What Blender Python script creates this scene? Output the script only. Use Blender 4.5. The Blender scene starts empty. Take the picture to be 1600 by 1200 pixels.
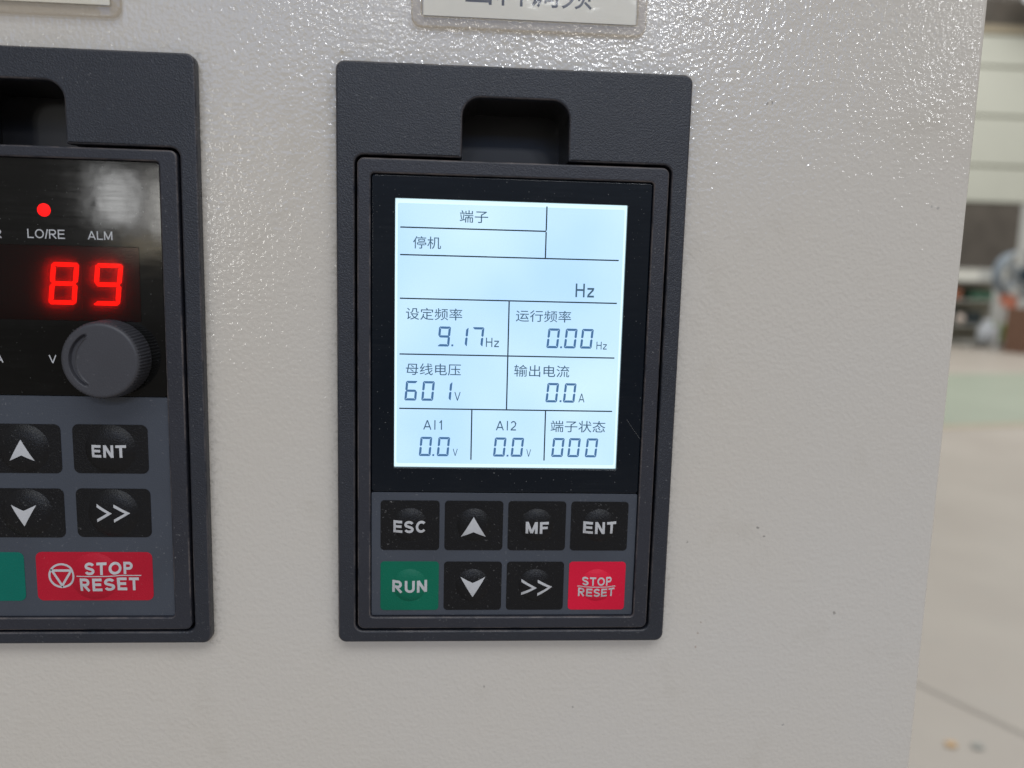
import bpy, bmesh, math, random
from mathutils import Matrix, Vector
random.seed(7)
S = bpy.context.scene
COL = S.collection

# ------------------------------------------------------------------ camera
def cam_matrix(y, p, r, loc):
    cy, sy, cp, sp, cr, sr = math.cos(y), math.sin(y), math.cos(p), math.sin(p), math.cos(r), math.sin(r)
    Rz = Matrix(((cy, -sy, 0), (sy, cy, 0), (0, 0, 1)))
    Rx = Matrix(((1, 0, 0), (0, cp, -sp), (0, sp, cp)))
    Ry = Matrix(((cr, 0, sr), (0, 1, 0), (-sr, 0, cr)))
    M = Rz @ Rx @ Ry
    right, fwd, up = M.col[0], M.col[1], M.col[2]
    m = Matrix((right, up, -fwd)).transposed().to_4x4()
    m.translation = loc
    return m
cd = bpy.data.cameras.new('camera')
cam = bpy.data.objects.new('camera', cd)
COL.objects.link(cam)
cd.sensor_fit = 'HORIZONTAL'; cd.sensor_width = 36; cd.lens = 27
cd.clip_start = 0.01; cd.clip_end = 200
cam.matrix_world = cam_matrix(-0.0661, -0.1354, -0.0258, Vector((0.0306325, -0.1927975, -0.0497403)))
cd.dof.use_dof = True; cd.dof.focus_distance = 0.193; cd.dof.aperture_fstop = 9.5
S.camera = cam

# ------------------------------------------------------------------ world and lamps of the workshop
W = bpy.data.worlds.new('World'); S.world = W; W.use_nodes = True
bg = W.node_tree.nodes['Background']
bg.inputs[0].default_value = (1.0, 0.965, 0.91, 1); bg.inputs[1].default_value = 0.25

def area(name, loc, target, sx, sy, radiance, color, round_=False):
    d = bpy.data.lights.new(name, 'AREA'); d.shape = 'RECTANGLE'; d.size = sx; d.size_y = sy
    d.energy = radiance * math.pi * sx * sy; d.color = color
    o = bpy.data.objects.new(name, d); COL.objects.link(o)
    o.location = loc
    if round_: d.shape = 'ELLIPSE'; d.energy *= math.pi / 4
    o.rotation_euler = (Vector(target) - Vector(loc)).to_track_quat('-Z', 'Y').to_euler()
    return o
# roof light band over the aisle in front of the cabinet
area('roof_light', (0.6, -2.6, 3.6), (0.05, 0, -0.05), 5.0, 1.8, 3.3, (0.93, 0.96, 0.97))
# bright windows across the aisle
area('window_light', (-1.77, -4.0, 0.31), (0, 0, 0.1), 0.17, 0.25, 15.0, (0.97, 0.98, 0.97))
area('window_light', (-1.53, -4.0, 0.27), (0, 0, 0.1), 0.12, 0.30, 13.0, (1.0, 0.98, 0.93))
area('window_light', (-1.62, -4.0, 0.07), (0, 0, 0.1), 0.26, 0.06, 5.0, (1.0, 0.86, 0.6))
area('window_light', (-0.42, -4.0, 1.58), (0, 0, 0), 0.24, 0.2, 30.0, (0.97, 0.98, 1.0))
area('window_light', (0.50, -4.0, 1.62), (0, 0, 0), 0.27, 0.22, 52.0, (0.96, 0.98, 1.0))
area('window_light', (1.10, -4.0, 1.60), (0, 0, 0), 0.27, 0.22, 52.0, (0.96, 0.98, 1.0))
area('window_light', (2.95, -4.0, 1.42), (0, 0, 0), 0.22, 0.22, 30.0, (0.97, 0.98, 1.0))
# blue sky seen through the high window band across the aisle
area('window_light', (0.0, -4.05, 1.30), (0, 0, 0), 3.6, 0.8, 1.4, (0.22, 0.46, 1.0))
# roof lights of the hall behind the cabinet
area('hall_roof_light', (9, 10, 9.0), (9, 10.01, 0), 18, 13, 3.2, (1.0, 0.99, 0.95))

S.view_settings.view_transform = 'Standard'; S.view_settings.look = 'None'
S.view_settings.exposure = 0.06; S.view_settings.gamma = 1.0
S.cycles.use_denoising = True
S.cycles.max_bounces = 6; S.cycles.transparent_max_bounces = 8
S.cycles.sample_clamp_indirect = 6
S.cycles.caustics_reflective = False; S.cycles.caustics_refractive = False

# ------------------------------------------------------------------ materials
def newmat(name):
    m = bpy.data.materials.new(name); m.use_nodes = True
    nt = m.node_tree
    return m, nt, nt.nodes['Principled BSDF'], nt.nodes['Material Output']
def N(nt, kind, **kw):
    n = nt.nodes.new(kind)
    for k, v in kw.items():
        if k in n.inputs: n.inputs[k].default_value = v
        else: setattr(n, k, v)
    return n
def L(nt, a, b): nt.links.new(a, b)
def rgb(c): return (c[0], c[1], c[2], 1.0)
def ramp(nt, fac, p0, p1, c0=(0, 0, 0, 1), c1=(1, 1, 1, 1)):
    r = nt.nodes.new('ShaderNodeValToRGB'); L(nt, fac, r.inputs[0])
    e = r.color_ramp.elements
    e[0].position = p0; e[0].color = c0; e[1].position = p1; e[1].color = c1
    return r.outputs[0]
def mixc(nt, fac, a, b):
    m = nt.nodes.new('ShaderNodeMix'); m.data_type = 'RGBA'
    for s, v in ((m.inputs[0], fac), (m.inputs[6], a), (m.inputs[7], b)):
        if hasattr(v, 'links'): L(nt, v, s)
        else: s.default_value = v if not isinstance(v, tuple) else rgb(v)
    return m.outputs[2]
def math_(nt, op, a, b=None, clamp=False):
    m = nt.nodes.new('ShaderNodeMath'); m.operation = op; m.use_clamp = clamp
    for s, v in ((m.inputs[0], a), (m.inputs[1], b)):
        if v is None: continue
        if hasattr(v, 'links'): L(nt, v, s)
        else: s.default_value = v
    return m.outputs[0]
def geo_pos(nt): return N(nt, 'ShaderNodeNewGeometry').outputs['Position']
def noise(nt, vec, scale, detail=2.0, rough=0.5):
    n = N(nt, 'ShaderNodeTexNoise', Scale=scale, Detail=detail, Roughness=rough)
    L(nt, vec, n.inputs['Vector']); return n.outputs[0]
def bump(nt, height, dist, strength=1.0, normal=None):
    b = N(nt, 'ShaderNodeBump', Distance=dist, Strength=strength)
    L(nt, height, b.inputs['Height'])
    if normal is not None: L(nt, normal, b.inputs['Normal'])
    return b.outputs[0]

def simple(name, color, rough=0.5, metal=0.0, spec=0.5, var=0.0, vscale=400):
    m, nt, p, out = newmat(name)
    p.inputs['Roughness'].default_value = rough; p.inputs['Metallic'].default_value = metal
    p.inputs['Specular IOR Level'].default_value = spec
    if var:
        f = noise(nt, geo_pos(nt), vscale, 3)
        L(nt, mixc(nt, f, tuple(c * (1 - var) for c in color), tuple(c * (1 + var) for c in color)), p.inputs['Base Color'])
    else:
        p.inputs['Base Color'].default_value = rgb(color)
    return m

def plastic(name, color, rough, grain, gscale, dust=0.0, spec=0.5, dust_scale=1500, wear=0.0):
    """moulded plastic: spark-eroded grain, uneven gloss and a little dust lying on it"""
    m, nt, p, out = newmat(name)
    pos = geo_pos(nt)
    big = noise(nt, pos, 60, 4)
    col = mixc(nt, big, tuple(c * 0.82 for c in color), tuple(c * 1.18 for c in color))
    if wear:   # rubbed arrises: where the moulded edge turns away from the front face
        sx = N(nt, 'ShaderNodeSeparateXYZ'); L(nt, N(nt, 'ShaderNodeNewGeometry').outputs['True Normal'], sx.inputs[0])
        ny = math_(nt, 'ABSOLUTE', sx.outputs[1])
        e = math_(nt, 'MULTIPLY', math_(nt, 'GREATER_THAN', ny, .25), math_(nt, 'LESS_THAN', ny, .97))
        e = math_(nt, 'MULTIPLY', e, math_(nt, 'MULTIPLY', ramp(nt, noise(nt, pos, 130, 5, .65), .38, .68), wear))
        col = mixc(nt, e, col, (.17, .145, .14))
    if dust:
        fine = noise(nt, pos, dust_scale, 2, 0.6)
        patch = noise(nt, pos, 45, 3)
        d = math_(nt, 'MULTIPLY', ramp(nt, fine, 0.66, 0.74), math_(nt, 'MULTIPLY', ramp(nt, patch, 0.35, 0.7), dust))
        col = mixc(nt, d, col, (0.42, 0.42, 0.42))
        L(nt, math_(nt, 'ADD', math_(nt, 'MULTIPLY', d, 0.6), rough), p.inputs['Roughness'])
    else:
        p.inputs['Roughness'].default_value = rough
    L(nt, col, p.inputs['Base Color'])
    p.inputs['Specular IOR Level'].default_value = spec
    L(nt, bump(nt, noise(nt, pos, gscale, 2.5), grain), p.inputs['Normal'])
    return m

def glossy_black(name, color, rough=0.07, dust=0.5, wave=0.000003, spec=.35):
    """black printed acrylic or glass with dust, smears and fine scratches"""
    m, nt, p, out = newmat(name)
    pos = geo_pos(nt)
    mp = N(nt, 'ShaderNodeMapping'); L(nt, pos, mp.inputs[0]); mp.inputs['Scale'].default_value = (0.12, 1, 1.6)
    streak = noise(nt, mp.outputs[0], 900, 3)
    smear = noise(nt, pos, 70, 4, 0.6)
    speck = ramp(nt, noise(nt, pos, 1900, 1), 0.73, 0.78)
    haze = math_(nt, 'MULTIPLY', ramp(nt, smear, 0.45, 0.8), math_(nt, 'MULTIPLY', ramp(nt, streak, 0.4, 0.75), 0.03 * dust))
    d = math_(nt, 'ADD', math_(nt, 'MULTIPLY', speck, 0.55 * dust), haze, True)
    L(nt, mixc(nt, d, color, (0.55, 0.56, 0.55)), p.inputs['Base Color'])
    L(nt, math_(nt, 'ADD', math_(nt, 'MULTIPLY', ramp(nt, streak, 0.35, 0.8), 0.035), rough), p.inputs['Roughness'])
    p.inputs['Specular IOR Level'].default_value = spec
    L(nt, bump(nt, noise(nt, pos, 140, 2), wave * 4), p.inputs['Normal'])
    return m

def emit(name, color, strength):
    m, nt, p, out = newmat(name)
    p.inputs['Base Color'].default_value = rgb(tuple(c * 0.3 for c in color))
    p.inputs['Emission Color'].default_value = rgb(color); p.inputs['Emission Strength'].default_value = strength
    p.inputs['Roughness'].default_value = 0.6; p.inputs['Specular IOR Level'].default_value = 0.1
    return m

def clear(name, tint, gloss_rough, ripple=0.0, refl=1.0, milky=0.0):
    """thin clear plastic or glass"""
    m, nt, p, out = newmat(name)
    nt.nodes.remove(p)
    t = N(nt, 'ShaderNodeBsdfTransparent'); t.inputs[0].default_value = rgb(tint)
    if milky:   # slightly clouded, scratched plastic
        df = N(nt, 'ShaderNodeBsdfDiffuse'); df.inputs[0].default_value = (.62, .57, .49, 1)
        mk = N(nt, 'ShaderNodeMixShader', Fac=milky); L(nt, t.outputs[0], mk.inputs[1]); L(nt, df.outputs[0], mk.inputs[2]); t = mk
    g = N(nt, 'ShaderNodeBsdfGlossy', Roughness=gloss_rough); g.inputs[0].default_value = (1, 1, 1, 1)
    fr = N(nt, 'ShaderNodeFresnel', IOR=1.5)
    if ripple:
        nb = bump(nt, noise(nt, geo_pos(nt), 260, 2), ripple)
        L(nt, nb, g.inputs['Normal']); L(nt, nb, fr.inputs['Normal'])
    mx = N(nt, 'ShaderNodeMixShader')
    front = math_(nt, 'SUBTRACT', 1.0, N(nt, 'ShaderNodeNewGeometry').outputs['Backfacing'])
    L(nt, math_(nt, 'MULTIPLY', math_(nt, 'MULTIPLY', fr.outputs[0], refl), front), mx.inputs[0]); L(nt, t.outputs[0], mx.inputs[1]); L(nt, g.outputs[0], mx.inputs[2])
    L(nt, mx.outputs[0], out.inputs['Surface'])
    return m

def cabinet_paint():
    """glossy cream powder coat with orange peel, grime and chips"""
    m, nt, p, out = newmat('cream_powder_coat')
    pos = geo_pos(nt)
    warm = ramp(nt, noise(nt, pos, 9, 3), 0.35, 0.7)
    col = mixc(nt, warm, (0.648, 0.618, 0.580), (0.655, 0.613, 0.555))
    stain = ramp(nt, noise(nt, pos, 38, 5, 0.6), 0.60, 0.85)
    col = mixc(nt, math_(nt, 'MULTIPLY', stain, 0.3), col, (0.40, 0.36, 0.29))
    # grimy dots
    dots = ramp(nt, noise(nt, pos, 420, 2, 0.5), 0.795, 0.83)
    col = mixc(nt, math_(nt, 'MULTIPLY', dots, 0.5), col, (0.14, 0.13, 0.12))
    # grime caught along the edges of the two frames
    sp = N(nt, 'ShaderNodeSeparateXYZ'); L(nt, pos, sp.inputs[0])
    near = None
    for xe in (0.0, 0.085, -0.03205):
        dx = math_(nt, 'ABSOLUTE', math_(nt, 'SUBTRACT', sp.outputs[0], xe))
        q = ramp(nt, math_(nt, 'MULTIPLY', dx, 250.0), .0, .8, (1, 1, 1, 1), (0, 0, 0, 1))
        near = q if near is None else math_(nt, 'ADD', near, q)
    zin = math_(nt, 'MULTIPLY', math_(nt, 'GREATER_THAN', sp.outputs[2], -.1455), math_(nt, 'LESS_THAN', sp.outputs[2], .001))
    gr = math_(nt, 'MULTIPLY', math_(nt, 'MULTIPLY', near, zin), ramp(nt, noise(nt, pos, 700, 4, .7), .48, .72))
    col = mixc(nt, math_(nt, 'MULTIPLY', gr, .55), col, (.20, .185, .15))
    # separate chips and marks, each at its own place on the sheet: x, z, radius (mm)
    dist = N(nt, 'ShaderNodeTexNoise', Scale=900.0, Detail=2.0); L(nt, pos, dist.inputs['Vector'])
    wob = N(nt, 'ShaderNodeVectorMath', operation='SCALE'); L(nt, dist.outputs[1], wob.inputs[0]); wob.inputs['Scale'].default_value = 0.0011
    ps = N(nt, 'ShaderNodeVectorMath', operation='ADD'); L(nt, pos, ps.inputs[0]); L(nt, wob.outputs[0], ps.inputs[1])
    for x, z, r, c in ((104.6, -5.2, .55, (.12, .09, .05)), (105.9, -5.0, .45, (.13, .12, .1)), (110, -113.5, .45, (.05, .05, .05)), (111.8, -116, .4, (.1, .1, .1)),
                       (91, -117.5, .4, (.06, .06, .06)), (133, -137.5, .55, (.09, .08, .07)), (95.4, -143, .4, (.3, .2, .15)), (95, -147, .45, (.33, .2, .15)),
                       (96, -140, .35, (.35, .25, .2)), (151, -29, .5, (.3, .3, .29)), (149.3, -28.6, .45, (.33, .33, .32)), (1.0, 2.6, .7, (.5, .42, .3)),
                       (38, -158, .45, (.2, .19, .18)), (62, -164, .4, (.15, .15, .14)), (121, -170, .4, (.2, .2, .2))):
        dv = N(nt, 'ShaderNodeVectorMath', operation='DISTANCE'); L(nt, ps.outputs[0], dv.inputs[0])
        dv.inputs[1].default_value = (x * 1e-3 + .00055, .00055, z * 1e-3 + .00055)
        f = ramp(nt, math_(nt, 'MULTIPLY', dv.outputs['Value'], 1000.0 / (r * 2.3)), 0.22, 0.40, (1, 1, 1, 1), (0, 0, 0, 1))
        col = mixc(nt, math_(nt, 'MULTIPLY', f, 0.5), col, c)
    L(nt, col, p.inputs['Base Color'])
    p.inputs['Roughness'].default_value = 0.09
    p.inputs['Specular IOR Level'].default_value = 0.5
    h = math_(nt, 'ADD', noise(nt, pos, 950, 1.0, 0.4), math_(nt, 'MULTIPLY', noise(nt, pos, 300, 0.0), 0.5))
    L(nt, bump(nt, h, 0.000135), p.inputs['Normal'])
    return m

M_cab = cabinet_paint()
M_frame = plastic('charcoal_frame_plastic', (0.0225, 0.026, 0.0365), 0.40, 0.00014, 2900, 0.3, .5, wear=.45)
M_tub = simple('recess_plastic', (.018, .018, .021), .32, spec=.45)
M_body = plastic('charcoal_keypad_plastic', (0.027, 0.029, 0.040), 0.42, 0.00010, 2600, 0.35, .45, wear=.8)
M_memb = plastic('slate_membrane', (0.058, 0.068, 0.090), 0.48, 0.00005, 3000, 0.35)
M_key = plastic('black_key_film', (0.0075, 0.0078, 0.0095), 0.33, 0.00011, 3000, 0.35, .30)
M_green = plastic('green_key_film', (0.004, 0.150, 0.090), 0.42, 0.00008, 3200, 0.12, .2)
M_teal = plastic('teal_key_film', (0.004, 0.165, 0.125), 0.42, 0.00008, 3200, 0.12, .2)
M_red = plastic('pinkish_red_key_film', (0.74, 0.012, 0.050), 0.42, 0.00008, 3200, 0.10, .2)
M_crim = plastic('crimson_key_film', (0.50, 0.012, 0.034), 0.42, 0.00008, 3200, 0.15, .2)
M_print = simple('pale_print', (0.56, 0.57, 0.60), 0.55, var=0.1, vscale=1500)
M_bezel = glossy_black('black_bezel_print', (0.003, 0.0065, 0.0125), 0.16, 0.5)
M_acryl = glossy_black('black_acrylic', (0.0045, 0.0045, 0.0045), 0.075, 0.4, 0.000006)
M_pane = clear('clear_pane', (0.97, 0.99, 1.0), 0.10, 0.0, 0.6)
M_back = emit('lcd_backlight', (0.72, 0.93, 1.0), 1.05)
def lcd_mat():
    m = emit('lcd_sheet', (0.50, 0.735, 0.985), 0.93)
    nt = m.node_tree; p = nt.nodes['Principled BSDF']
    f = ramp(nt, noise(nt, geo_pos(nt), 24, 2), .28, .72)
    L(nt, mixc(nt, f, (0.47, 0.70, 0.97), (0.70, 0.90, 0.99)), p.inputs['Emission Color'])
    return m
M_lcd = lcd_mat()
M_seg = emit('lcd_segment', (0.060, 0.145, 0.285), 1.0)
M_glyph = emit('lcd_glyph', (0.075, 0.150, 0.230), 0.65)
M_line = emit('lcd_rule', (0.012, 0.035, 0.060), 0.5)
M_led = emit('red_led_segment', (1.0, 0.015, 0.004), 6.0)
M_ledcap = emit('red_led_lamp', (1.0, 0.010, 0.010), 1.3)
M_mod = simple('led_module_face', (0.006, 0.003, 0.003), 0.3, spec=.25, var=0.25, vscale=300)
def filter_mat():
    # smoked red filter: mostly see-through, part of the light is scattered on its way out
    m, nt, p, out = newmat('smoked_red_filter'); nt.nodes.remove(p)
    t = N(nt, 'ShaderNodeBsdfTransparent'); t.inputs[0].default_value = (.55, .32, .32, 1)
    d = N(nt, 'ShaderNodeBsdfTranslucent'); d.inputs[0].default_value = (.85, .25, .25, 1)
    g = N(nt, 'ShaderNodeBsdfGlossy', Roughness=.1)
    a = N(nt, 'ShaderNodeMixShader', Fac=.2); L(nt, t.outputs[0], a.inputs[1]); L(nt, d.outputs[0], a.inputs[2])
    fr = N(nt, 'ShaderNodeFresnel', IOR=1.42)
    b = N(nt, 'ShaderNodeMixShader'); L(nt, fr.outputs[0], b.inputs[0]); L(nt, a.outputs[0], b.inputs[1]); L(nt, g.outputs[0], b.inputs[2])
    L(nt, b.outputs[0], out.inputs['Surface'])
    return m
M_filter = filter_mat()
M_knob = plastic('grey_knob_plastic', (0.052, 0.053, 0.064), 0.46, 0.00004, 2200, 0.25)
M_sleeve = clear('label_sleeve', (0.975, 0.955, 0.925), 0.06, 0.00005, 1.0, .2)
M_window = clear('label_window', (0.985, 0.975, 0.95), 0.08, 0.00004, 1.0, .04)
M_card = simple('label_card', (0.88, 0.87, 0.82), 0.7, var=0.05, vscale=200)
M_ink = simple('grey_ink', (0.10, 0.10, 0.11), 0.7, var=0.2, vscale=900)
M_hair = simple('pale_hair', (0.28, 0.28, 0.28), 0.5)

# ------------------------------------------------------------------ object helpers
def tag(o, label=None, cat=None, group=None, kind=None):
    for k, v in (('label', label), ('category', cat), ('group', group), ('kind', kind)):
        if v: o[k] = v
    return o
def empty(name, loc, label, cat, group=None):
    o = bpy.data.objects.new(name, None); COL.objects.link(o); o.location = loc
    o.empty_display_size = 0.02
    return tag(o, label, cat, group)
def link(name, me, mat, parent=None, label=None):
    me.materials.clear(); me.materials.append(mat)
    o = bpy.data.objects.new(name, me); COL.objects.link(o)
    if parent is not None: o.parent = parent
    if label: o['label'] = label
    return o
def from_bm(bm):
    me = bpy.data.meshes.new('mesh'); bm.to_mesh(me); bm.free(); return me

MM = Matrix(((0.001, 0, 0, 0), (0, 0, -0.001, 0), (0, 0.001, 0, 0), (0, 0, 0, 1)))   # (x, z, h) in mm -> metres, h towards the viewer
def rounded(pts, radii, n=7):
    out = []; k = len(pts)
    for i in range(k):
        p = Vector(pts[i]); a = Vector(pts[i - 1]) - p; b = Vector(pts[(i + 1) % k]) - p
        r = radii[i] if isinstance(radii, (list, tuple)) else radii
        if r <= 0: out.append(tuple(p)); continue
        a.normalize(); b.normalize()
        ang = a.angle(b); t = r / math.tan(ang / 2)
        p0, p1 = p + a * t, p + b * t
        kap = 4 / 3 * math.tan((math.pi - ang) / 4) * r
        c0, c1 = p0 - a * kap, p1 - b * kap
        for j in range(n + 1):
            u = j / n
            out.append(tuple(p0 * (1 - u) ** 3 + c0 * 3 * u * (1 - u) ** 2 + c1 * 3 * u * u * (1 - u) + p1 * u ** 3))
    return out
def rr(x0, x1, z0, z1, r, n=7):
    return rounded([(x0, z0), (x0, z1), (x1, z1), (x1, z0)], r, n)
def circle(cx, cz, r, n=40):
    return [(cx + r * math.cos(2 * math.pi * i / n), cz + r * math.sin(2 * math.pi * i / n)) for i in range(n)]
def curve_mesh(cu):
    o = bpy.data.objects.new('tmp', cu); COL.objects.link(o)
    dg = bpy.context.evaluated_depsgraph_get(); dg.update()
    me = bpy.data.meshes.new_from_object(o.evaluated_get(dg), depsgraph=dg)
    bpy.data.objects.remove(o); bpy.data.curves.remove(cu)
    return me
def plate(loops, h0, h1, bevel=0.0, bres=3):
    """flat plate with rounded edges between heights h0 and h1 (mm); first loop outside, others are holes"""
    cu = bpy.data.curves.new('outline', 'CURVE'); cu.dimensions = '2D'; cu.fill_mode = 'BOTH'
    for lp in loops:
        s = cu.splines.new('POLY'); s.points.add(len(lp) - 1); s.use_cyclic_u = True
        for q, (x, z) in zip(s.points, lp): q.co = (x, z, 0, 1)
    cu.extrude = (h1 - h0) / 2 - bevel; cu.bevel_depth = bevel; cu.bevel_resolution = bres; cu.offset = -bevel
    me = curve_mesh(cu)
    bm = bmesh.new(); bm.from_mesh(me)
    bmesh.ops.remove_doubles(bm, verts=bm.verts, dist=0.0002); bmesh.ops.recalc_face_normals(bm, faces=bm.faces)
    bm.to_mesh(me); bm.free()
    me.transform(MM @ Matrix.Translation((0, 0, (h0 + h1) / 2)))
    return me
def poly_bm(loops2d, h0, h1):
    bm = bmesh.new()
    for lp in loops2d:
        lo = [bm.verts.new((x, z, h0)) for x, z in lp]; hi = [bm.verts.new((x, z, h1)) for x, z in lp]
        bm.faces.new(hi)
        for i in range(len(lp)):
            j = (i + 1) % len(lp); bm.faces.new((lo[i], lo[j], hi[j], hi[i]))
    bmesh.ops.recalc_face_normals(bm, faces=bm.faces)
    return bm
def poly(loops2d, h0, h1):
    bm = poly_bm(loops2d, h0, h1); bm.transform(MM); return from_bm(bm)
def text_mesh(body, box, h, bold=0.0, thick=0.03, drape=None, shear=0.0):
    """lettering fitted to the box (x0, x1, ztop, zbottom) in mm, optionally following a domed key"""
    cu = bpy.data.curves.new('lettering', 'FONT'); cu.body = body; cu.offset = bold; cu.shear = shear
    cu.resolution_u = 5
    me = curve_mesh(cu)
    xs = [v.co.x for v in me.vertices]; ys = [v.co.y for v in me.vertices]
    x0, x1, zt, zb = box
    sx = (x1 - x0) / (max(xs) - min(xs)); sy = (zt - zb) / (max(ys) - min(ys))
    bm = bmesh.new(); bm.from_mesh(me); bpy.data.meshes.remove(me)
    for v in bm.verts: v.co = Vector((x0 + (v.co.x - min(xs)) * sx, zb + (v.co.y - min(ys)) * sy, 0))
    return finish_flat(bm, h, thick, drape)
def finish_flat(bm, h, thick, drape):
    bmesh.ops.remove_doubles(bm, verts=bm.verts, dist=0.0005)
    if drape:
        bmesh.ops.triangulate(bm, faces=bm.faces)
        for _ in range(5):
            es = [e for e in bm.edges if e.calc_length() > 0.55]
            if not es: break
            bmesh.ops.subdivide_edges(bm, edges=es, cuts=1)
            bmesh.ops.triangulate(bm, faces=[f for f in bm.faces if len(f.verts) > 3])
    r = bmesh.ops.extrude_face_region(bm, geom=list(bm.faces))
    top = [e for e in r['geom'] if isinstance(e, bmesh.types.BMVert)]
    ts = set(top)
    for v in bm.verts:
        v.co.z = h + (drape(v.co.x, v.co.y) if drape else 0) + (thick if v in ts else -0.02)
    bmesh.ops.recalc_face_normals(bm, faces=bm.faces)
    bm.transform(MM)
    return from_bm(bm)
def arc(cx, cz, rx, rz, a0, a1, n=14):
    return [(cx + rx * math.cos(math.radians(a0 + (a1 - a0) * i / n)), cz + rz * math.sin(math.radians(a0 + (a1 - a0) * i / n))) for i in range(n + 1)]
def letter(ch, t):
    """centre lines of one grotesque capital, cap height 1, stroke t: (ink width, strokes)"""
    a = t / 2; b = 1 - a
    if ch == 'E': w = .76; st = [[(a, 0), (a, 1)], [(t, b), (w, b)], [(t, .52), (w - .05, .52)], [(t, a), (w + .02, a)]]; w += .02
    elif ch == 'F': w = .72; st = [[(a, 0), (a, 1)], [(t, b), (w, b)], [(t, .50), (w - .08, .50)]]
    elif ch == 'L': w = .70; st = [[(a, 0), (a, 1)], [(t, a), (w, a)]]
    elif ch == 'T': w = .80; st = [[(0, b), (w, b)], [(w / 2, 0), (w / 2, 1 - t)]]
    elif ch == 'H': w = .78; st = [[(a, 0), (a, 1)], [(w - a, 0), (w - a, 1)], [(t, .53), (w - t, .53)]]
    elif ch == 'I': w = t; st = [[(a, 0), (a, 1)]]
    elif ch == '1': w = .30; st = [[(w - a, 0), (w - a, 1)], [(w - a, .93), (.02, .72)]]
    elif ch == '2': w = .62; st = [arc(w / 2, 1 - .30, w / 2 - a, .30 - a, 165, 0, 10) + arc(w / 2 - .08, 1 - .30, w / 2 - a + .08, .38, 0, -42, 5) + [(a * 1.2, t)], [(0, a), (w, a)]]
    elif ch == 'N': w = .80; st = [[(a, 0), (a, 1)], [(w - a, 0), (w - a, 1)], [(a * 1.1, 1 - a * .3), (w - a * 1.1, a * .3)]]
    elif ch == 'M': w = .96; st = [[(a, 0), (a, 1)], [(w - a, 0), (w - a, 1)], [(a * 1.15, 1 - .02), (w / 2, .06)], [(w - a * 1.15, 1 - .02), (w / 2, .06)]]
    elif ch == 'A': w = .94; k = a * 1.05; st = [[(k, 0), (w / 2, 1 - .02)], [(w - k, 0), (w / 2, 1 - .02)], [(w * .24, .30), (w * .76, .30)]]
    elif ch == 'V': w = .90; k = a * 1.05; st = [[(k, 1), (w / 2, .02)], [(w - k, 1), (w / 2, .02)]]
    elif ch == 'U': w = .80; r = w / 2 - a; st = [[(a, 1), (a, .36)] + arc(w / 2, .36, r, .36 - a, 180, 360, 16)[1:] + [(w - a, 1)]]
    elif ch == 'O': w = .98; st = [arc(w / 2, .5, w / 2 - a, .5 - a, 0, 360, 40)]
    elif ch == 'C': w = .92; st = [arc(w / 2 + .01, .5, w / 2 - a, .5 - a, 42, 318, 30)]
    elif ch == 'S': w = .80; st = [arc(w / 2, .5 + (.5 - a) / 2, w / 2 - a, (.5 - a) / 2, 18, 200, 14) + [(w * .22, .575), (w * .5, .5), (w * .76, .435)] + arc(w / 2, a + (.5 - a) / 2, w / 2 - a, (.5 - a) / 2, 20, -164, 14)]
    elif ch in 'PR':
        w = .76 if ch == 'P' else .84; m = .46 if ch == 'P' else .48; r = (b - m) / 2; x = w - a - r - (0.06 if ch == 'R' else 0)
        st = [[(a, 0), (a, 1)], [(t, b), (x, b)] + arc(x, m + r, r, r, 90, -90, 14)[1:] + [(t, m)]]
        if ch == 'R': st.append([(x * .72, m - a * .3), (w - a, 0)])
    elif ch == 'z': w = .58; st = [[(0, .70 - a), (w, .70 - a)], [(0, a), (w, a)], [(w - a, .70 - t), (a, t)]]
    elif ch == '/': w = .30; st = [[(.02, -.02), (w - .02, 1.02)]]
    return w, st
def stroke_outline(pts, t):
    """closed strip round a centre line, mitred at its bends"""
    n = len(pts); Lf, Rt = [], []
    P = [Vector(p) for p in pts]; loop = (P[0] - P[-1]).length < 1e-6 and n > 3
    if loop: P = P[:-1]; n -= 1
    for i in range(n):
        d0 = (P[i] - P[i - 1]).normalized() if i > 0 or loop else (P[1] - P[0]).normalized()
        d1 = (P[(i + 1) % n] - P[i]).normalized() if i < n - 1 or loop else d0
        d = (d0 + d1)
        d = d.normalized() if d.length > 1e-6 else d0
        k = 1 / max(.5, d.dot(d1)); nn = Vector((-d.y, d.x)) * (t / 2 * k)
        Lf.append(tuple(P[i] + nn)); Rt.append(tuple(P[i] - nn))
    m = n if loop else n - 1
    return [[Lf[i], Lf[(i + 1) % n], Rt[(i + 1) % n], Rt[i]] for i in range(m)]
def words(body, box, h, t=.2, thick=0.03, drape=None, gap=.17):
    """block lettering fitted to the box (x0, x1, ztop, zbottom) in mm"""
    x = 0; quads = []
    for ch in body:
        if ch == 'I' or ch == '1': x += .12 if t < .15 else 0
        w, st = letter(ch, t)
        if ch == 'A' and quads: x -= .06
        for si, sp in enumerate(st):
            for q in stroke_outline(sp, t): quads.append((si, [(x + u, v) for u, v in q]))
        x += w + gap + (.12 if ch == 'I' and t < .15 else 0)
    x -= gap
    x0, x1, zt, zb = box; sx = (x1 - x0) / x; sz = zt - zb
    if body[-1] == 'z' and len(body) == 1: sz /= .7
    out = bmesh.new()
    for si in sorted(set(s for s, q in quads)):
        bm = bmesh.new()
        for s_, q in quads:
            if s_ == si: bm.faces.new([bm.verts.new((x0 + u * sx, zb + v * sz, 0)) for u, v in q])
        bmesh.ops.recalc_face_normals(bm, faces=bm.faces)
        for f in list(bm.faces):
            if f.normal.z < 0: f.normal_flip()
        me = finish_flat(bm, h, thick + si * .004, drape); out.from_mesh(me); bpy.data.meshes.remove(me)
    return from_bm(out)
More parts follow.
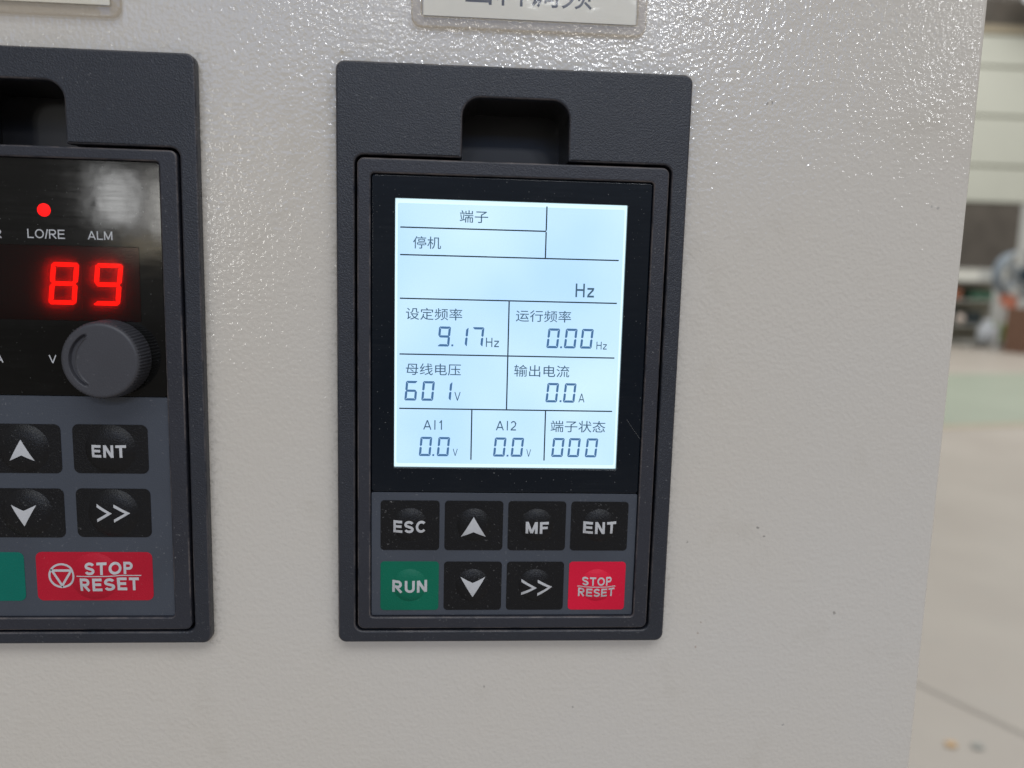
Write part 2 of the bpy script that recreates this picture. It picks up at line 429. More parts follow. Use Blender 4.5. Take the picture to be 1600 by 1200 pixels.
def shape_mesh(loops2d, h, thick=0.03, drape=None):
    bm = bmesh.new()
    for lp in loops2d: bm.faces.new([bm.verts.new((x, z, 0)) for x, z in lp])
    return finish_flat(bm, h, thick, drape)
def ring(cx, cz, r0, r1, n=44):
    a, b = circle(cx, cz, r0, n), circle(cx, cz, r1, n)
    return [[a[i], a[(i + 1) % n], b[(i + 1) % n], b[i]] for i in range(n)]

# seven segment digits ------------------------------------------------
SEG = {'0': 'abcdef', '1': 'bc', '6': 'acdefg', '7': 'abc', '8': 'abcdefg', '9': 'abcdfg'}
def seg_loops(box, t, gap, slant, which):
    """polygons of the lit segments of one slanted digit in the box (x0, x1, ztop, zbottom)"""
    x0, x1, zt, zb = box; H = zt - zb; s = slant * H; w = (x1 - x0) - s; g = gap
    c = t * 0.28
    def a_(z):  # horizontal bar at the top, flush outer edge
        return [(g + c, z), (w - g - c, z), (w - g, z - c), (w - t - g * .4, z - t), (t + g * .4, z - t), (g, z - c)]
    def d_():
        return [(x, H - z) for x, z in a_(H)][::-1]
    def g_():
        m = H / 2
        return [(g * .7 + c * .6, m), (t, m + t * .5), (w - t, m + t * .5), (w - g * .7 - c * .6, m), (w - t, m - t * .5), (t, m - t * .5)]
    def f_():   # upper left
        zt_, zm = H - g, H / 2 + g * .6
        return [(0, zt_ - c), (c * .6, zt_ - c * .3), (t, zt_ - t), (t, zm + t * .45), (t * .45, zm), (0, zm + t * .35)]
    def mirx(l): return [(w - x, z) for x, z in l][::-1]
    def mirz(l): return [(x, H - z) for x, z in l][::-1]
    P = {'a': a_(H), 'd': d_(), 'g': g_(), 'f': f_(), 'b': mirx(f_()), 'e': mirz(f_()), 'c': mirz(mirx(f_()))}
    return [[(x0 + x + slant * z, zb + z) for x, z in P[k]] for k in which]

# ------------------------------------------------------------------ cabinet
PANELS = (0.0, -117.05)
cab = empty('cabinet', (-0.15, 0.2, -1.3), 'cream powder coated electrical cabinet that carries both control panels', 'cabinet')
def world_child(name, me, mat, parent, label=None):
    o = link(name, me, mat, parent, label); o.matrix_parent_inverse = Matrix.Translation(-Vector(parent.location)); return o
holes = [rr(px + 3.4, px + 81.9, -141.5, -6.3, 1.0) for px in PANELS]
world_child('front_panel', plate([rr(-420, 158.9, -1180, 620, 2.0)] + holes, -3.0, 0.0, 1.2, 4), M_cab, cab)
bm = bmesh.new()
def bx(bm, x0, x1, y0, y1, z0, z1):
    vs = [bm.verts.new((x, y, z)) for x in (x0, x1) for y in (y0, y1) for z in (z0, z1)]
    for f in ((0, 1, 3, 2), (4, 6, 7, 5), (0, 4, 5, 1), (2, 3, 7, 6), (0, 2, 6, 4), (1, 5, 7, 3)): bm.faces.new([vs[i] for i in f])
    return bm
def box_mesh(*boxes):
    bm = bmesh.new()
    for b in boxes: bx(bm, *b)
    bmesh.ops.recalc_face_normals(bm, faces=bm.faces)
    return from_bm(bm)
bx(bm, -0.4185, 0.1574, 0.0205, 0.40, -1.1795, 0.6185)
for x0, x1, z0, z1 in ((-.4185, -.4165, -1.1795, .6185), (.1554, .1574, -1.1795, .6185)): bx(bm, x0, x1, .0032, .0205, z0, z1)
bmesh.ops.recalc_face_normals(bm, faces=bm.faces)
world_child('carcass', from_bm(bm), M_cab, cab)
world_child('plinth', box_mesh((-.40, .14, .03, .39, -1.3, -1.1797)), simple('plinth_paint', (.05, .05, .05), .5), cab)

# ------------------------------------------------------------------ control panels
def opening(e):
    return rounded([(4.35 - e, -140.68 - e), (80.97 + e, -140.68 - e), (80.97 + e, -21.26 + e), (55.4 + e, -21.26 + e), (55.4 + e, -7.2 + e),
                    (29.75 - e, -7.2 + e), (29.75 - e, -21.26 + e), (4.35 - e, -21.26 + e)], [2, 2, 2.2, .35, 4.3, 4.3, .35, 2.2], 8)
def tub_mesh():
    lp = opening(0.12); bm = bmesh.new()
    top = [bm.verts.new((x, z, 0.4)) for x, z in lp]; bot = [bm.verts.new((x, z, -18)) for x, z in lp]
    bm.faces.new(bot)
    for i in range(len(lp)):
        j = (i + 1) % len(lp); bm.faces.new((top[i], top[j], bot[j], bot[i]))
    bmesh.ops.recalc_face_normals(bm, faces=bm.faces); bmesh.ops.reverse_faces(bm, faces=bm.faces)
    bm.transform(MM); return from_bm(bm)
def shared_case(p, win):
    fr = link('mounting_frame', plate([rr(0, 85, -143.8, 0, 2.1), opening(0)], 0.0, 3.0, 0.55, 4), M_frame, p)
    link('frame_recess', tub_mesh(), M_tub, fr)
    body = link('keypad_body', plate([rr(4.95, 80.35, -140.05, -21.9, 1.7), rr(win[0], win[1], win[2], win[3], 0.9)], -6.0, 3.2, 0.5, 4), M_body, p)
    link('body_back', plate([rr(5.6, 79.7, -139.4, -22.5, 1.0)], -7.0, -0.2), M_body, body)
    return fr, body
def dome_h(cx, cz, R, Hh, pw):
    def f(x, z):
        q = math.hypot(x - cx, z - cz) / R
        return Hh * (1 - q ** pw) if q < 1 else 0.0
    return f
def key_mesh(x0, x1, z0, z1, r, h, cx, cz, R, Hh, pw):
    """domed membrane key: thin film plate with a pressed dome, one surface"""
    me = plate([rr(x0, x1, z0, z1, r), circle(cx, cz, R, 56)], h - 0.3, h, 0.03, 1)
    bm = bmesh.new(); bm.from_mesh(me); bpy.data.meshes.remove(me)
    bm.transform(MM.inverted())
    f = dome_h(cx, cz, R, Hh, pw); n = 56
    rs = [R * q for q in (1.012, .985, .95, .90, .84, .76, .66, .54, .40, .25, .1)]
    prev = None
    for rad in rs:
        cur = [bm.verts.new((cx + rad * math.cos(2 * math.pi * i / n), cz + rad * math.sin(2 * math.pi * i / n),
                             h - 0.01 + f(cx + rad, cz))) for i in range(n)]
        if prev:
            for i in range(n):
                fc = bm.faces.new((prev[i], prev[(i + 1) % n], cur[(i + 1) % n], cur[i])); fc.smooth = True
        prev = cur
    fc = bm.faces.new(prev); fc.smooth = True
    bmesh.ops.recalc_face_normals(bm, faces=bm.faces)
    bm.transform(MM)
    return from_bm(bm)
GR_P = 'control panels set side by side in the cabinet front'

# ---- right panel with the liquid crystal screen
P1 = empty('control_panel', (0, 0, 0), 'dark grey control panel with lit white LCD screen and eight small keys', 'control panel', GR_P)
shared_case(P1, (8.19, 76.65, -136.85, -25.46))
win = link('display_window', plate([rr(8.35, 76.5, -103.7, -25.62, 0.8), rr(13.96, 70.58, -97.4, -31.06, 0.15, 2)], 1.2, 2.6, 0.3, 3), M_bezel, P1)
link('clear_pane', plate([rr(13.97, 70.57, -97.39, -31.07, 0.15, 2)], 2.35, 2.5), M_pane, win)
lcd = link('lcd_screen', plate([rr(14.5, 70.0, -96.45, -32.1, 0.5, 4)], 1.6, 1.9, 0.03, 1), M_lcd, P1)
link('backlight', plate([rr(12.6, 72.0, -99.0, -29.8, 0.5, 2)], 1.0, 1.4), M_back, lcd)
HL = 1.905
def rule(x0, x1, z0, z1): link('divider_line', poly([[(x0, z0), (x0, z1), (x1, z1), (x1, z0)]], HL - .01, HL + .012), M_line, lcd)
tw = 0.16
for x0, x1, z in ((15.15, 50.68, -37.87), (15.15, 69.0, -44.45), (15.15, 69.0, -55.03), (15.15, 69.0, -68.76), (15.15, 69.0, -82.42)):
    rule(x0, x1, z - tw, z + tw)
for x, z0, z1 in ((50.71, -44.28, -38.04), (50.71, -37.7, -31.9), (42.04, -68.59, -55.2), (42.04, -82.25, -68.93), (33.31, -95.4, -82.6), (51.96, -95.4, -82.6)):
    rule(x - tw, x + tw, z0, z1)
def glyphs(body, box, bold=0.002):
    link('legend', text_mesh(body, box, HL, bold, 0.01), M_glyph, lcd)
for body, box in (('端子', (29.5, 36.4, -33.4, -36.35)), ('停机', (18.25, 25.05, -39.92, -42.9)), ('设定频率', (16.65, 30.5, -57.25, -60.2)),
                  ('运行频率', (43.8, 57.62, -57.2, -60.1)), ('母线电压', (16.72, 30.4, -70.98, -73.95)), ('输出电流', (43.73, 57.68, -70.9, -73.9)),
                  ('端子状态', (53.38, 67.43, -84.95, -87.97))):
    glyphs(body, box)
for body, box in (('Hz', (58.5, 63.15, -50.35, -53.73)), ('Hz', (36.5, 39.75, -64.27, -66.6)), ('Hz', (64.3, 66.92, -64.7, -66.66)), ('V', (28.86, 30.42, -78.05, -80.27)),
                  ('A', (60.24, 61.8, -77.95, -80.2)), ('V', (28.68, 29.92, -92.6, -94.45)), ('V', (47.37, 48.57, -92.52, -94.45)),
                  ('AI1', (21.16, 25.88, -85.3, -87.75)), ('AI2', (39.45, 44.58, -85.25, -87.7))):
    link('legend', words(body, box, HL, .125 if body != 'Hz' or box[0] < 58 or box[0] > 60 else .14, .01, None, .22 if body == 'Hz' else .2), M_glyph, lcd)
def lcd_digit(ch, x0, zt):
    lp = seg_loops((x0, x0 + 3.38, zt, zt - 4.96), 0.57, 0.12, 0.085, SEG[ch])
    link('digit', poly(lp, HL - .01, HL + .012), M_seg, lcd)
def lcd_dot(cx, cz):
    link('decimal_point', poly([[(cx - .26, cz - .24), (cx - .22, cz + .24), (cx + .26, cz + .24), (cx + .22, cz - .24)]], HL - .01, HL + .012), M_seg, lcd)
for ch, x, z in (('9', 24.42, -61.72), ('1', 28.78, -61.72), ('7', 32.68, -61.72), ('0', 51.62, -61.62), ('0', 56.02, -61.58), ('0', 60.1, -61.56),
                 ('6', 16.40, -75.44), ('0', 20.6, -75.44), ('1', 24.98, -75.44), ('0', 51.82, -75.37), ('0', 56.26, -75.37),
                 ('0', 20.12, -89.60), ('0', 24.62, -89.60), ('0', 38.88, -89.54), ('0', 43.36, -89.54), ('0', 53.74, -89.48), ('0', 57.88, -89.48), ('0', 62.4, -89.48)):
    lcd_digit(ch, x, z)
for x, z in ((28.17, -66.37), (55.36, -66.3), (55.69, -79.98), (23.78, -94.28), (42.59, -94.22)): lcd_dot(x, z)

memb = link('membrane', plate([rr(8.35, 76.5, -136.7, -103.95, 0.5)], 1.0, 2.3, 0.08, 2), M_memb, P1)
HK = 2.42
def chevrons(list_):
    out = []
    for x0, x1, zt, zb, t in list_:
        m = (zt + zb) / 2
        out.append([(x0, zt), (x0, zt - t * 1.25), (x1 - t * 1.9, m), (x1, m), ])
        out.append([(x0, zb), (x1, m), (x1 - t * 1.9, m), (x0, zb + t * 1.25)])
    return out
ky = {}
for col, x in enumerate((18.12, 34.37, 50.6, 66.85)):
    for row, z in enumerate((-112.55, -128.72)):
        w = 7.46
        mt = M_key; lab = None
        if row == 1 and col == 0: mt, lab = M_green, 'green RUN key'
        if row == 1 and col == 3: mt, lab = M_red, 'pinkish red STOP RESET key'
        k = link('key', key_mesh(x - w, x + w, z - 6.55, z + 6.55, 0.95, HK, x, z + .2, 4.35, 0.8, 3.0), mt, P1, lab)
        ky[(row, col)] = (k, dome_h(x, z + .2, 4.35, 0.8, 3.0), x, z)
def key_text(rc, body, box, bold=0.21):
    k, f, x, z = ky[rc]; link('legend', words(body, box, HK + .02, bold, 0.03, f), M_print, k)
def key_shape(rc, loops):
    k, f, x, z = ky[rc]; link('legend', shape_mesh(loops, HK + .02, 0.03, f), M_print, k)
key_text((0, 0), 'ESC', (13.92, 22.32, -111.15, -114.35)); key_text((0, 2), 'MF', (47.68, 53.62, -111.27, -114.4)); key_text((0, 3), 'ENT', (62.64, 71.25, -111.2, -114.38))
key_text((1, 0), 'RUN', (13.71, 22.6, -127.08, -130.28)); key_text((1, 3), 'STOP', (62.92, 70.68, -126.16, -128.37), .19); key_text((1, 3), 'RESET', (61.97, 71.53, -129.2, -131.5), .19)
def arrow(cx, zt, zb, hw, up=True):
    H = zt - zb; nz = zb + H * .27 if up else zt - H * .27
    ap, wg = (zt, zb) if up else (zb, zt)
    return [[(cx, ap), (cx - hw, wg), (cx, nz)], [(cx, ap), (cx, nz), (cx + hw, wg)]]
key_shape((0, 1), arrow(34.3, -110.05, -115.48, 3.2)); key_shape((1, 1), arrow(34.36, -126.18, -131.52, 3.18, False))
key_shape((1, 2), chevrons([(47.0, 51.0, -126.75, -131.2, .62), (51.2, 55.1, -126.75, -131.2, .62)]))
key_shape((1, 3), [[(61.72, -128.66), (61.72, -128.87), (71.77, -128.87), (71.77, -128.66)]])

# ---- left panel with the red digits and the knob
P2 = empty('control_panel', (PANELS[1] * .001, 0, 0), 'dark grey control panel with glowing red digits and a round knob', 'control panel', GR_P)
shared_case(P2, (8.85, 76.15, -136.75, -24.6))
acr = link('display_window', plate([rr(8.95, 76.05, -80.35, -24.72, 0.9), rr(14.5, 70.6, -62.2, -44.6, .2, 2)], 0.3, 2.6, 0.10, 2), M_acryl, P2)
link('led_filter', plate([rr(14.52, 70.58, -62.18, -44.62, .2, 2)], 2.35, 2.595), M_filter, acr)
link('led_module', plate([rr(12.0, 72.0, -64.0, -43.0, 0.2, 2)], 0.0, 0.28, 0.02, 1), M_mod, P2)
for ch, x0 in (('8', 48.55), ('9', 58.75)):
    dg = None
    lp = seg_loops((x0 - .1, x0 + 7.45, -48.45, -58.5), 1.02, 0.30, 0.12, SEG[ch])
    dg = link('digit', plate([rr(x0 - .3, x0 + 7.5, -59.3, -47.7, .3, 2)], 0.2, 0.8, 0.02, 1), M_mod, P2)
    for l in lp: link('segment', poly([l], 0.7, 1.1), M_led, dg)
def lamp_mesh(cx, cz, r, h):
    bm = bmesh.new(); n = 24; prev = None
    for q in (1, .97, .86, .68, .45, .2):
        cur = [bm.verts.new((cx + r * q * math.cos(2 * math.pi * i / n), cz + r * q * math.sin(2 * math.pi * i / n), h + .45 * math.sqrt(max(0, 1 - q * q)) - .05)) for i in range(n)]
        if prev:
            for i in range(n): bm.faces.new((prev[i], prev[(i + 1) % n], cur[(i + 1) % n], cur[i])).smooth = True
        prev = cur
    bm.faces.new(prev).smooth = True
    bmesh.ops.recalc_face_normals(bm, faces=bm.faces); bm.transform(MM); return from_bm(bm)
link('indicator_lamp', lamp_mesh(49.42, -36.45, 1.55, 2.6), M_ledcap, P2, 'lit red indicator lamp')
for body, box in (('LO/RE', (45.39, 53.88, -40.9, -43.0)), ('ALM', (59.07, 64.7, -41.0, -42.96)), ('R', (37.55, 39.61, -41.2, -43.15)),
                  ('V', (48.64, 50.45, -70.57, -72.53)), ('A', (36.2, 38.16, -70.6, -72.6))):
    link('legend', words(body, box, 2.61, .125, 0.02, None, .14), M_print, acr)
def knob_mesh():
    bm = bmesh.new(); n = 288; teeth = 72; h0 = 2.45
    cx, cz = 63.6, -71.0
    prof = [(9.1, h0, .0), (9.1, h0 + .5, .0), (9.15, h0 + .7, 1), (8.95, h0 + 6.0, 1), (8.9, h0 + 6.3, .5), (8.75, h0 + 6.75, 0), (8.5, h0 + 7.0, 0), (8.2, h0 + 7.08, 0)]
    rings = []
    for r, h, k in prof:
        rings.append([bm.verts.new((cx + (r + k * .2 * math.cos(i / n * teeth * 2 * math.pi)) * math.cos(2 * math.pi * i / n),
                                    cz + (r + k * .2 * math.cos(i / n * teeth * 2 * math.pi)) * math.sin(2 * math.pi * i / n), h)) for i in range(n)])
    def groove(r, th):
        a0, a1 = math.radians(112), math.radians(246)
        u = (th - a0) / (a1 - a0)
        if not 0 < u < 1: return 0.0
        e = min(1, min(u, 1 - u) / .10); e = e * e * (3 - 2 * e)
        ro, ri = 6.95, 6.95 - 1.35 * (0.35 + .65 * math.sin(math.pi * u) ** .6)
        def st(x): x = max(0, min(1, x)); return x * x * (3 - 2 * x)
        g = -0.95 * st((r - ri + .12) / .24) * st((ro - r + .2) / .55)
        g += 0.28 * math.exp(-((r - ri + .16) / .13) ** 2)
        return g * e
    radii = [8.0, 7.6, 7.3] + [7.15 - .07 * i for i in range(34)] + [4.6, 4.2, 3.4, 2.4, 1.2, .4]
    for r in radii:
        rings.append([bm.verts.new((cx + r * math.cos(2 * math.pi * i / n), cz + r * math.sin(2 * math.pi * i / n),
                                    h0 + 7.08 + groove(r, 2 * math.pi * i / n))) for i in range(n)])
    for a, b in zip(rings, rings[1:]):
        for i in range(n): bm.faces.new((a[i], a[(i + 1) % n], b[(i + 1) % n], b[i])).smooth = True
    bm.faces.new(rings[-1])
    bmesh.ops.recalc_face_normals(bm, faces=bm.faces); bm.transform(MM); return from_bm(bm)
link('knob', knob_mesh(), M_knob, P2)
memb2 = link('membrane', plate([rr(8.95, 76.05, -136.65, -80.55, 0.6)], 1.0, 2.35, 0.08, 2), M_memb, P2)
def left_key(x0, x1, zt, zb, mt, lab=None, Hh=1.25):
    cx, cz = (x0 + x1) / 2, (zt + zb) / 2
    f = dome_h(cx, cz, 6.05, Hh, 3.4)
    k = link('key', key_mesh(x0, x1, zb, zt, 1.5, 2.46, cx, cz, 6.05, Hh, 3.4), mt, P2, lab)
    return k, f
def lk_text(kf, body, box, bold=.21): link('legend', words(body, box, 2.48, bold, .03, kf[1]), M_print, kf[0])
def lk_shape(kf, lp): link('legend', shape_mesh(lp, 2.48, .03, kf[1]), M_print, kf[0])
k = left_key(32.7, 50.3, -87.5, -99.75, M_key); lk_shape(k, arrow(41.5, -91.15, -96.47, 2.95))
k = left_key(53.1, 70.95, -87.4, -99.65, M_key); lk_text(k, 'ENT', (57.95, 66.1, -92.3, -95.4))
k = left_key(32.5, 50.3, -103.6, -116.1, M_key); lk_shape(k, arrow(41.2, -107.5, -112.87, 3.0, False))
k = left_key(53.15, 71.05, -103.5, -115.95, M_key); lk_shape(k, chevrons([(58.45, 62.15, -107.2, -111.8, .62), (62.6, 66.4, -107.2, -111.8, .62)]))
k = left_key(42.7, 70.9, -119.85, -132.5, M_crim, 'crimson STOP RESET key with a circled triangle', .75)
lk_text(k, 'STOP', (54.71, 66.07, -122.35, -125.55)); lk_text(k, 'RESET', (53.38, 67.43, -126.45, -129.8))
lk_shape(k, [[(52.6, -125.8), (52.6, -126.02), (68.07, -126.02), (68.07, -125.8)]])
tri_o = [(45.95, -124.35), (51.6, -124.35), (48.77, -129.15)]; tri_i = [(46.95, -124.95), (50.6, -124.95), (48.77, -128.05)]
lk_shape(k, ring(48.77, -125.98, 2.72, 3.22) + [[tri_o[i], tri_o[(i + 1) % 3], tri_i[(i + 1) % 3], tri_i[i]] for i in range(3)])
left_key(14.1, 39.85, -119.95, -132.6, M_teal, 'teal green key', .75)

# ------------------------------------------------------------------ label holders
def label_holder(x0, x1, z0, label, text=None):
    p = empty('label_holder', (0, 0, 0), label, 'label', 'clear label holders stuck on the cabinet front')
    z1 = z0 + 26
    base = link('plastic_sleeve', plate([rr(x0, x1, z0, z1, 2.6), rr(x0 + 2.6, x1 - 2.4, z0 + 2.65, z1 - 2.6, .5)], 0.06, 1.35, 0.45, 4), M_sleeve, p)
    link('sleeve_window', plate([rr(x0 + 2.63, x1 - 2.43, z0 + 2.68, z1 - 2.63, .5)], .80, .95), M_window, base)
    card = link('paper_card', plate([rr(x0 + 2.85, x1 - 2.65, z0 + 2.9, z1 - 2.9, .15, 2)], 0.5, 0.7), M_card, p)
    if text: link('lettering', text_mesh(text, (30.0, 60.1, 22.2, 14.35), 0.7, 0.004, 0.015), M_ink, card)
    return p
label_holder(17.3, 73.4, 8.55, 'clear label holder with grey Chinese characters above the LCD control panel', '出料调频')
label_holder(-104.9, -48.83, 7.4, 'clear label holder at the top left above the knob control panel')

# a hair lying on the right bezel
def tube(pts, r, seg=5):
    bm = bmesh.new(); prev = None
    for i, p in enumerate(pts):
        p = Vector(p); t = (Vector(pts[min(i + 1, len(pts) - 1)]) - Vector(pts[max(i - 1, 0)])).normalized()
        a = t.orthogonal().normalized(); b = t.cross(a)
        cur = [bm.verts.new(p + (a * math.cos(2 * math.pi * k / seg) + b * math.sin(2 * math.pi * k / seg)) * r) for k in range(seg)]
        if prev:
            for k in range(seg): bm.faces.new((prev[k], prev[(k + 1) % seg], cur[(k + 1) % seg], cur[k]))
        prev = cur
    return bm
bm = tube([(72.7 + 3.6 * u ** 2, -84.2 - 5.2 * u + 1.2 * math.sin(3 * u), 2.66) for u in [i / 12 for i in range(13)]], 0.02)
bm.transform(MM)
tag(link('hair', from_bm(bm), M_hair), 'fine pale curved hair lying on the black bezel beside the LCD screen', 'hair')

# ------------------------------------------------------------------ workshop behind the cabinet
FZ = -1.3
def floor_mat():
    m, nt, p, out = newmat('worn_concrete')
    pos = geo_pos(nt)
    c = mixc(nt, ramp(nt, noise(nt, pos, 1.3, 5, .6), .3, .7), (.30, .268, .240), (.355, .325, .292))
    c = mixc(nt, math_(nt, 'MULTIPLY', ramp(nt, noise(nt, pos, 7, 4, .6), .55, .8), .5), c, (.31, .295, .27))
    L(nt, c, p.inputs['Base Color']); p.inputs['Roughness'].default_value = .45
    return m
bm = bmesh.new(); bm.faces.new([bm.verts.new(v) for v in ((-30, -20, FZ), (40, -20, FZ), (40, 30, FZ), (-30, 30, FZ))])
tag(link('floor', from_bm(bm), floor_mat()), kind='structure')
def strip(name, a, b, wdt, z, mat):
    a, b = Vector(a), Vector(b); d = (b - a).normalized(); n = Vector((-d.y, d.x))
    bm = bmesh.new()
    bm.faces.new([bm.verts.new((q.x, q.y, z)) for q in (a, b, b + n * wdt, a + n * wdt)])
    return tag(link(name, from_bm(bm), mat), kind='structure')
M_walk = simple('green_floor_paint', (.265, .30, .245), .4, var=.12, vscale=2)
M_yel = simple('yellow_line_paint', (.40, .345, .25), .5, var=.15, vscale=3)
strip('walkway', (-2, 5.25), (16, 9.0), 3.6, FZ + .004, M_walk)
strip('walkway_line', (-2, 5.08), (16, 8.83), .11, FZ + .006, M_yel)
strip('floor_joint', (1.25, 2.5), (1.85, 1.35), .006, FZ + .004, simple('joint_dirt', (.25, .235, .21), .8))

YW = 18.0
wall = empty('workshop_wall', (12, YW, FZ), 'pale cream sheet wall of the workshop behind the cabinet', 'wall')
M_clad = simple('cream_cladding', (.455, .465, .415), .5, var=.05, vscale=1.5)
M_joint = simple('cladding_joint', (.27, .26, .20), .6)
M_gal = simple('low_wall_plaster', (.43, .44, .43), .6, var=.08, vscale=2)
M_dkgreen = simple('dark_green_frame', (.035, .075, .05), .5)
M_glassdk = simple('window_pane_dark', (.09, .08, .07), .15, var=.4, vscale=2.2)
def wc(name, me, mat, parent=wall, label=None): return world_child(name, me, mat, parent, label)
wc('backing', box_mesh((2, 30, YW + .05, YW + .25, FZ, 9.5)), M_joint)
XL, XR = 10.6, 13.5
edges = [(2.1, 2.90), (2.96, 4.05), (4.11, 5.17), (5.23, 5.9)]
for z0, z1 in edges: wc('cladding_panel', box_mesh((2, 30, YW, YW + .05, z0, z1)), M_clad)
wc('eaves_board', box_mesh((2, 30, YW - .03, YW + .05, 5.94, 6.12)), simple('brown_board', (.30, .26, .19), .6))
for x0, x1 in ((2, XL), (XR, 30)): wc('low_wall', box_mesh((x0, x1, YW, YW + .05, FZ, 2.06)), M_gal)
wc('low_wall', box_mesh((XL, XR, YW, YW + .05, FZ, .50)), M_gal)
wn = wc('window', box_mesh((XL, XR, YW + .01, YW + .045, .50, 2.06)), M_glassdk)
def sub(name, me, mat, par):
    o = link(name, me, mat, par); o.matrix_parent_inverse = Matrix.Translation(-Vector(wall.location)); return o
sub('window_frame', box_mesh((XR - .09, XR, YW - .03, YW + .01, .5, 2.06), (XL, XR - .09, YW - .03, YW + .01, 1.99, 2.06), (XL, XR - .09, YW - .03, YW + .01, .5, .55), (12.72, 12.76, YW - .02, YW + .01, .55, 1.99)), M_dkgreen, wn)
sub('curtain', box_mesh((12.25, 12.45, YW - .02, YW + .012, 1.3, 1.95), (12.85, 13.0, YW - .02, YW + .012, .6, 1.2), (12.5, 12.62, YW - .02, YW + .012, .6, 1.9), (13.1, 13.25, YW - .02, YW + .012, 1.1, 1.95)), simple('brown_cloth', (.24, .15, .09), .8), wn)
rb = wc('high_window', box_mesh((2, 30, YW + .01, YW + .045, 6.14, 8.6)), M_glassdk)
for i in range(20):
    x = 10.2 + .62 * i
    sub('mullion', box_mesh((x, x + .17, YW - .05, YW + .01, 6.14, 8.6)), M_dkgreen, rb)
# duct in the upper corner
bm = tube([(12.6, 17.2, 6.72), (20, 17.2, 6.5)], .34, 20)
tag(link('air_duct', from_bm(bm), simple('white_duct', (.8, .82, .85), .4)), 'white round air duct high up along the workshop wall', 'duct')

# storage rack and the things on it
rack = empty('storage_rack', (11.9, 17.2, FZ), 'pale grey steel storage rack under the workshop window', 'rack')
M_steel = simple('grey_steel', (.36, .36, .34), .4)
for x in (11.0, 12.55):
    for y in (16.95, 17.45): world_child('post', box_mesh((x, x + .05, y, y + .05, FZ, .16)), M_steel, rack)
for z in (.16, -.28, -.86): world_child('shelf', box_mesh((10.98, 12.62, 16.93, 17.52, z, z + .04)), M_steel, rack)
world_child('back_sheet', box_mesh((11.05, 12.55, 17.47, 17.49, FZ + .1, .16)), simple('beige_sheet', (.42, .40, .33), .6), rack)
def carton(x, y, z, sx, sy, sz, c, label, cat='box', name='carton'):
    t = empty(name, (x, y, z), label, cat)
    m = simple(name + '_card', c, .7, var=.1, vscale=5)
    link('box_body', box_mesh((-sx / 2, sx / 2, -sy / 2, sy / 2, 0, sz * .88)), m, t)
    link('lid', box_mesh((-sx / 2 - .01, sx / 2 + .01, -sy / 2 - .01, sy / 2 + .01, sz * .88, sz)), simple(name + '_lid', tuple(q * .9 for q in c), .7), t)
    return t
carton(11.55, 17.2, .2, .72, .4, .26, (.62, .62, .58), 'white flat box on top of the storage rack')
carton(11.32, 17.2, -.24, .42, .35, .26, (.30, .12, .07), 'rust brown carton on the middle shelf of the rack')
carton(12.05, 17.2, -.24, .5, .35, .2, (.03, .10, .06), 'dark green box on the middle shelf of the rack')
carton(11.9, 17.15, -.82, .34, .3, .3, (.025, .035, .04), 'black box on the lowest shelf beside the white sack')
carton(11.28, 17.15, -.82, .3, .3, .36, (.03, .045, .05), 'black crate on the lowest shelf beside the pale ball', 'crate', 'crate')
def lathe(prof, n=24):
    bm = bmesh.new(); prev = None
    for r, z in prof:
        cur = [bm.verts.new((r * math.cos(2 * math.pi * i / n), r * math.sin(2 * math.pi * i / n), z)) for i in range(n)]
        if prev:
            for i in range(n): bm.faces.new((prev[i], prev[(i + 1) % n], cur[(i + 1) % n], cur[i])).smooth = True
        else: bm.faces.new(cur[::-1])
        prev = cur
    bm.faces.new(prev)
    bmesh.ops.recalc_face_normals(bm, faces=bm.faces)
    return from_bm(bm)
o = link('ball', lathe([(.02, 0), (.07, .02), (.105, .07), (.12, .12), (.105, .17), (.07, .22), (.02, .24)]), simple('pale_ball', (.55, .47, .42), .5)); o.location = (11.58, 17.05, -.82)
tag(o, 'pale pinkish ball on the lowest shelf of the rack', 'ball')
o = link('sack', lathe([(.15, 0), (.19, .06), (.2, .2), (.17, .34), (.08, .42), (.1, .5)]), simple('white_sack', (.50, .53, .58), .7, var=.2, vscale=8)); o.location = (11.95, 16.6, FZ + .12)
tag(o, 'bluish white tied sack standing in front of the storage rack', 'sack')
bk = empty('bucket', (12.3, 16.7, FZ), 'lime green bucket standing beside the white sack', 'bucket')
link('bucket_body', lathe([(.11, 0), (.16, .38), (.175, .38), (.175, .41), (.15, .41), (.15, .36)]), simple('lime_plastic', (.18, .34, .05), .5), bk); bk.location.z = FZ + .3
link('handle', from_bm(tube([(.16 * math.cos(a), -.02, .38 + .2 * math.sin(a)) for a in [math.pi * i / 10 for i in range(11)]], .008)), M_steel, bk)
pal = empty('pallet', (11.9, 16.65, FZ), 'low grey pallet on the floor carrying the sack and bucket', 'pallet')
for i in range(5): link('board', box_mesh((-.6, .6, -.3 + .125 * i, -.2 + .125 * i, .09, .115)), M_steel, pal)
for x in (-.55, -.05, .45): link('bearer', box_mesh((x, x + .1, -.3, .3, 0, .089)), M_steel, pal)
bk.location.z = FZ + .116; o.location.z = FZ + .116

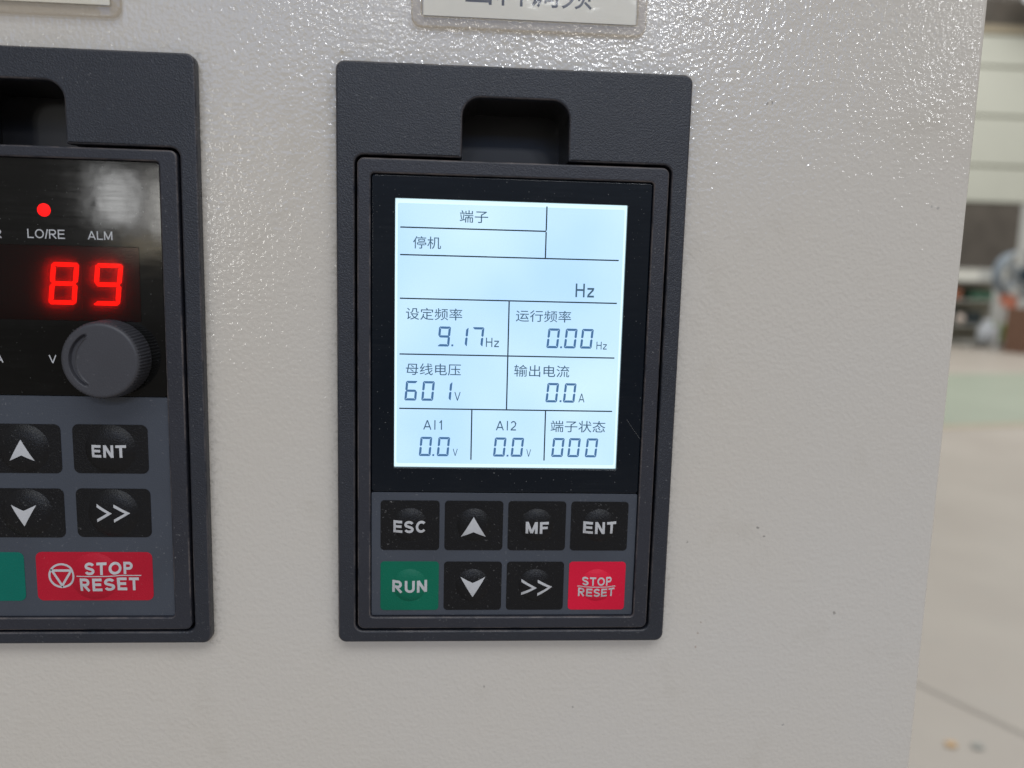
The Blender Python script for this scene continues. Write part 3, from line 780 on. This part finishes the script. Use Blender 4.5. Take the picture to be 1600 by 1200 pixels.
fan = empty('industrial_fan', (11.85, 15.6, FZ), 'blurred blue grey industrial fan on a pale pedestal at the right edge', 'fan')
M_fan = simple('blue_grey_fan', (.20, .24, .29), .45, var=.15, vscale=4)
def fan_ring(R, r, y):
    return from_bm(tube([(R * math.cos(a), y, 1.62 + R * math.sin(a)) for a in [2 * math.pi * i / 36 for i in range(37)]], r, 8))
link('drum', from_bm((lambda b: b)(tube([(0, -.12, 1.62), (0, .2, 1.62)], .50, 36))), M_fan, fan)
for R in (.5, .4, .3, .2): link('guard_ring', fan_ring(R, .015, -.16), M_steel, fan)
link('hub', from_bm(tube([(0, -.2, 1.62), (0, .25, 1.62)], .12, 20)), simple('dark_hub', (.06, .11, .16), .5), fan)
for i in range(5):
    a = 2 * math.pi * i / 5; b = bmesh.new(); bx(b, .1, .44, -.012, .012, -.11, .11); b.transform(Matrix.Translation((0, -.06, 1.62)) @ Matrix.Rotation(a, 4, 'Y') @ Matrix.Rotation(.5, 4, 'X'))
    link('blade', from_bm(b), M_fan, fan)
link('motor_box', box_mesh((-.32, -.12, -.15, .12, .92, 1.2)), simple('salmon_motor', (.48, .17, .11), .5), fan)
link('pole', from_bm(tube([(0, .05, .05), (0, .05, 1.2)], .04, 10)), M_steel, fan)
for x in (-.38, .30): link('leg', from_bm(tube([(x, 0, 0), (x * .85, .02, 1.0)], .045, 10)), simple('pale_leg', (.42, .42, .42), .5), fan)
cr = empty('wooden_crate', (12.0, 15.1, FZ), 'dark reddish brown wooden crate in front of the industrial fan', 'crate')
M_wood = simple('brown_wood', (.16, .085, .055), .7, var=.3, vscale=6)
for i in range(5): link('plank', box_mesh((-.5, .5, -.3, -.27, .06 + .17 * i, .21 + .17 * i)), M_wood, cr)
for x in (-.5, .44): link('corner_post', box_mesh((x, x + .06, -.269, .3, 0, .93)), M_wood, cr)
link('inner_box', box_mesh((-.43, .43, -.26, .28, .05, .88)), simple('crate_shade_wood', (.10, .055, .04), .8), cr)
# scraps on the floor by the cabinet
for nm, loc, c, lab in (('paper_scrap', (1.40, 1.70, FZ), (.55, .36, .18), 'small orange paper scrap on the floor right of the cabinet'), ('metal_offcut', (1.47, 1.69, FZ), (.30, .31, .29), 'small grey metal offcut beside the orange scrap')):
    b = bmesh.new(); vs = [b.verts.new(v) for v in ((-.02, -.012, .001), (.018, -.016, .002), (.022, .010, .008), (.0, .018, .003), (-.018, .012, .009))]
    f = b.faces.new(vs); r = bmesh.ops.extrude_face_region(b, geom=[f])
    for v in r['geom']:
        if isinstance(v, bmesh.types.BMVert): v.co.z += .006
    bmesh.ops.recalc_face_normals(b, faces=b.faces)
    o = link(nm, from_bm(b), simple(nm + '_mat', c, .6)); o.location = loc; o.scale = (.7, .7, .7); tag(o, lab, 'scrap')
